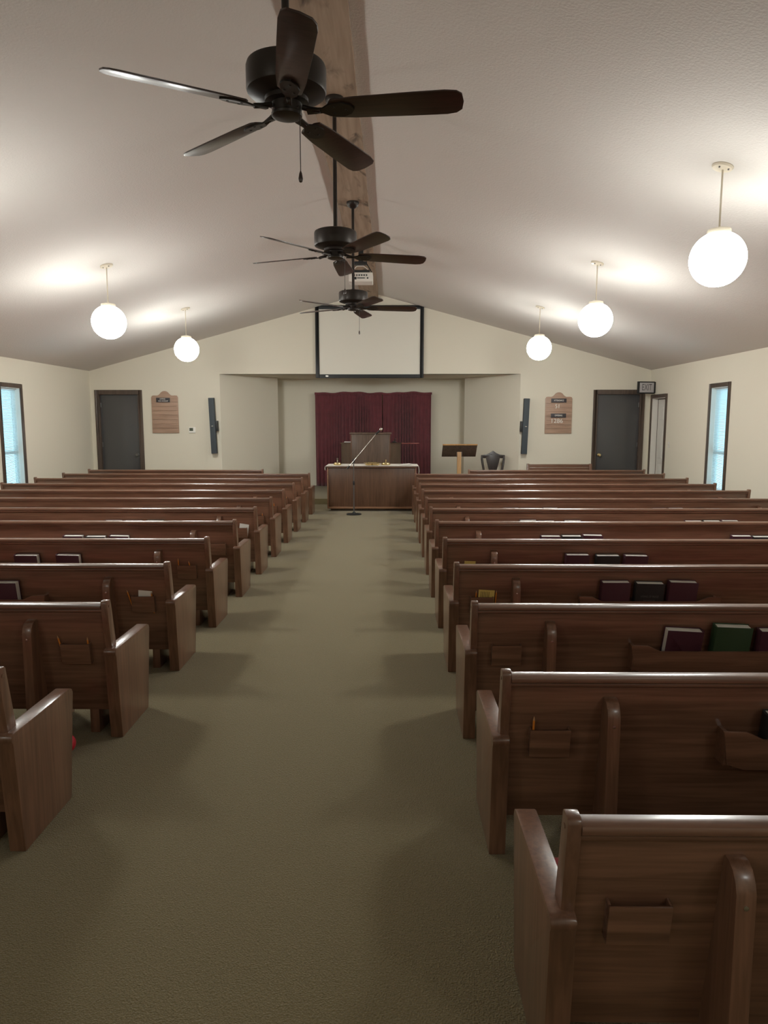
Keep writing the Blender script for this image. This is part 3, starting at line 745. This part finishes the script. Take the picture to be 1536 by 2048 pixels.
# ------------------------------------------------------------------ communion table and what stands on it
t = thing('communion_table', 'large oak communion table with panelled front at the end of the aisle', 'table', (-.365, 13.05, 0))
MB().box(-.80, .80, .02, .58, .075, .80).build('body', 'table', t, bevel=.004)
for s in (-1, 1):
    MB().box(*sorted((s * .80, s * .822)), .0, .60, .07, .80).build('side_panel', 'table_edge', t, bevel=.003)
MB().box(-.822, .822, -.012, .61, .045, .078).build('base_moulding', 'table_edge', t, bevel=.006)
MB().box(-.76, .76, .06, .56, 0, .046).build('plinth', 'casing', t, bevel=.003)
MB().box(-.835, .835, -.015, .62, .80, .828).build('top', 'table', t, bevel=.006)
mb = MB(); mb.box(-.845, .845, .0, .615, .829, .835)
o = mb.build('tablecloth', 'cloth', loc=(-.365, 13.05, 0), bevel=.002)
for s in (-1, 1):
    pass
bpy.data.objects.remove(o)
# cloth: a runner over the top that hangs at both ends, further on the right
prof = []
outer = [(-.858, .755), (-.862, .79), (-.858, .826), (-.846, .838), (-.8, .840), (.8, .840), (.85, .839), (.866, .826), (.874, .78), (.876, .73), (.868, .675)]
inner = [(.862, .676), (.869, .73), (.867, .78), (.860, .824), (.848, .8335), (.8, .834), (-.8, .834), (-.844, .832), (-.852, .824), (-.856, .79), (-.852, .756)]
o = MB().prism(outer + inner, 'y', -.004, .60).build('tablecloth', 'cloth', loc=(-.365, 13.05, 0))
tag(o, 'white cloth laid over the communion table with its ends hanging', 'tablecloth')
TZ = .8408
def covered_plate(x, label, r, fin):
    t = thing('communion_tray', label, 'tray', (x, 13.25, TZ))
    MB().lathe([(0, 0), (r * .8, 0), (r, .012), (r, .02), (r * .9, .024), (r * .85, .034), (0, .036)], seg=36).build('tray', 'brass', t)
    l = MB().lathe([(r * .8, .036), (r * .72, .046), (r * .3, .052), (0, .053)], seg=36).build('lid', 'brass', t)
    mb = MB().lathe([(.012, .052), (.006, .06), (.006, .075), (.013, .085), (.013, .095), (0, .105)], seg=14)
    if fin: mb.box(-.005, .005, -.004, .004, .1, .135); mb.box(-.018, .018, -.004, .004, .113, .122)
    mb.build('finial', 'silver' if fin else 'brass', l)
covered_plate(-1.01, 'small covered brass tray with cross finial at left end of table', .075, True)
covered_plate(-.105, 'small covered brass tray with round knob right of the wide plate', .085, False)
t = thing('offering_plate', 'wide shallow brass plate at the middle of the white cloth', 'plate', (-.355, 13.32, TZ))
MB().lathe([(0, 0), (.10, 0), (.12, .02), (.165, .034), (.165, .04), (.12, .028), (.1, .008), (0, .008)], seg=40).build('bowl', 'brass', t)
t_ = MB().lathe([(.098, .009), (.098, .012), (0, .012)], seg=32).build('felt', 'red', t)
for x, lab in ((-.42, 'left small domed brass bowl in front of the wide plate'), (-.29, 'right small domed brass bowl in front of the wide plate')):
    t = thing('brass_bowl', lab, 'bowl', (x, 13.14, TZ), group='small brass bowls')
    mb = MB().lathe([(0, 0), (.045, 0), (.062, .012), (.064, .024), (.05, .036), (.02, .044), (0, .045)], seg=30)
    for k in range(15):
        a = 2 * PI * k / 15; mb.tube([(.06 * math.cos(a), .06 * math.sin(a), .008), (.064 * math.cos(a), .064 * math.sin(a), .026)], .005, 6)
    mb.build('body', 'brass', t)
    MB().lathe([(0, .044), (.005, .046), (.008, .054), (.004, .06), (0, .061)], seg=12).build('knob', 'brass', t)
t = thing('paper_stack', 'white papers lying at the right end of the white cloth', 'papers', (.265, 13.28, TZ), rz=.2)
for k in range(3):
    MB().prism([(-.11, .0 + k * .004), (.10, .003 + k * .009), (.10, .0045 + k * .009), (-.11, .0015 + k * .004)], 'y', -.13, .13).build('sheet', 'paper', t, smooth=False)

# ------------------------------------------------------------------ microphone on its stand
t = thing('microphone_stand', 'black boom microphone stand in front of the communion table', 'stand', (-.669, 12.56, 0))
MB().lathe([(0, 0.001), (.13, .001), (.134, .01), (.125, .018), (.03, .028), (.02, .05), (0, .05)], seg=40).build('base', 'black', t)
MB().tube([(0, 0, .03), (0, 0, .55)], .011, 12).build('lower_pole', 'grey', t)
MB().tube([(0, 0, .53), (0, 0, .94)], .008, 12).build('upper_pole', 'grey', t)
MB().lathe([(.014, .53), (.017, .545), (.017, .585), (.012, .6)], seg=14).build('collar', 'black', t)
MB().box(-.022, .022, -.02, .02, .925, .985).build('clutch', 'black', t, bevel=.006)
MB().tube([(-.088, -.02, .85), (.405, -.02, 1.438)], .0065, 10).build('boom', 'silver', t)
MB().tube([(-.115, -.02, .818), (-.07, -.02, .872)], .013, 10).build('counterweight', 'black', t)
MB().tube([(.39, -.02, 1.42), (.435, -.02, 1.472)], .012, 10).build('clip', 'black', t)
mic = thing('microphone', 'silver headed microphone clipped at the end of the boom', 'microphone', (-.669, 12.54, 0))
MB().tube([(.405, 0, 1.437), (.470, 0, 1.497)], [.011, .016], 12).build('body', 'black', mic)
MB().lathe([(0, -.03), (.018, -.027), (.026, -.012), (.028, .004), (.022, .02), (.01, .028), (0, .03)], seg=20, T=Matrix.Translation((.484, 0, 1.512)) @ Matrix.Rotation(math.radians(45), 4, 'Y')).build('grille', 'silver', mic)

# ------------------------------------------------------------------ pulpit
PZ = .112
t = thing('pulpit', 'dark wood pulpit with tall middle and two lower wings before the curtain', 'pulpit', (-.44, 14.9, PZ))
MB().box(-.415, .415, 0, .55, 0, 1.27).build('centre_panel', 'pulpit', t, bevel=.004)
MB().box(-.44, .44, -.02, .58, 1.27, 1.305).build('cap', 'pulpit', t, bevel=.006)
mb = MB(); mb.box(-.415, -.395, -.006, .0, 0, 1.27); mb.box(.395, .415, -.006, 0, 0, 1.27); mb.box(-.395, .395, -.006, 0, 0, .05)
mb.build('edge_trim', 'table', t)
for s in (-1, 1):
    w_ = MB().prism([(s * .415, .06), (s * .635, .34), (s * .635, .62), (s * .415, .55)], 'z', 0, 1.065).build('wing', 'pulpit', t, bevel=.004)
    MB().prism([(s * .40, .04), (s * .655, .33), (s * .655, .64), (s * .40, .60)], 'z', 1.065, 1.085).build('wing_top', 'pulpit', w_, bevel=.003)
MB().box(.655, 1.03, .35, .62, 1.06, 1.078).build('side_shelf', 'shelf_red', t, bevel=.003)
t = thing('open_book', 'white open book lying on the left wing of the pulpit', 'book', (-.93, 15.33, PZ + 1.086))
MB().box(-.085, .085, -.07, .09, 0, .022).build('page_block', 'paper', t, bevel=.003)
MB().box(-.09, .09, -.075, .095, -.0, .004).build('cover', 'bookblack', t)
t = thing('desk_microphone', 'small black gooseneck device with silver dots on pulpit right wing', 'microphone', (.06, 15.36, PZ + 1.086))
MB().box(-.045, .045, -.04, .04, 0, .025).build('base', 'black', t, bevel=.005)
MB().tube([(0, 0, .02), (.005, 0, .05), (.02, -.01, .07)], .01, 8).build('neck', 'black', t)
for p in ((.028, -.02, .075), (-.01, -.042, .03), (.03, -.042, .02)):
    MB().lathe([(0, -.009), (.007, -.006), (.009, 0), (.007, .006), (0, .009)], c=p, seg=12).build('button', 'silver', t)

# ------------------------------------------------------------------ lectern stand and chair
t = thing('lectern', 'pale pine lectern stand with dark slanted top', 'lectern', (1.425, 15.0, PZ))
mb = MB()
MB().box(-.042, .042, -.03, .05, .03, .90).build('post', 'pine', t, bevel=.004)
for a in (0, PI / 2):
    MB().box(-.26, .26, -.04, .04, 0, .04, Matrix.Rotation(a, 4, 'Z')).build('foot', 'pine', t, bevel=.005)
T = Matrix.Translation((.0, -.02, .925)) @ Matrix.Rotation(math.radians(3), 4, 'Z') @ Matrix.Rotation(math.radians(-52), 4, 'X')
dk = MB().box(-.36, .36, -.155, .155, -.012, .012, T).build('desk', 'casing', t, bevel=.003)
MB().box(-.365, .365, -.172, -.155, -.016, .014, T).build('edge_strip', 'pine', dk, bevel=.002)
MB().prism([(-.03, .80), (.05, .80), (.06, .95), (-.02, .9)], 'x', -.06, .06).build('block', 'casing', t, bevel=.003)

t = thing('throne_chair', 'carved dark wooden chair with pointed shield back beside the recess', 'chair', (2.2, 15.42, 0))
base = 0
for s in (-1, 1):
    MB().tube([(s * .17, .02, 0), (s * .185, .0, .42), (s * .195, .0, .58), (s * .225, .02, .75), (s * .238, .035, .84), (s * .235, .045, .90)], [.02, .022, .024, .024, .024, .022], 10).build('back_post', 'chair', t)
    MB().tube([(s * .24, -.46, 0), (s * .235, -.45, .2), (s * .24, -.45, .42)], [.016, .022, .026], 10).build('front_leg', 'chair', t)
MB().prism([(-.258, .865), (-.258, .925), (-.15, .935), (-.08, .965), (0, 1.02), (.08, .965), (.15, .935), (.258, .925), (.258, .865), (.18, .855), (.06, .87), (-.06, .87), (-.18, .855)], 'y', .025, .06).build('crest_rail', 'chair', t, bevel=.008)
MB().prism([(-.06, .42), (-.085, .60), (-.135, .78), (-.155, .88), (-.05, .93), (.05, .93), (.155, .88), (.135, .78), (.085, .60), (.06, .42)], 'y', .02, .045).build('splat', 'chair', t, bevel=.006)
st = MB().prism([(-.25, -.48), (.25, -.48), (.215, .04), (-.215, .04)], 'z', .40, .45).build('seat', 'chair', t, bevel=.012)
MB().prism([(-.22, -.46), (.22, -.46), (.19, .0), (-.19, .0)], 'z', .45, .50).build('seat_pad', 'red', st, bevel=.02)
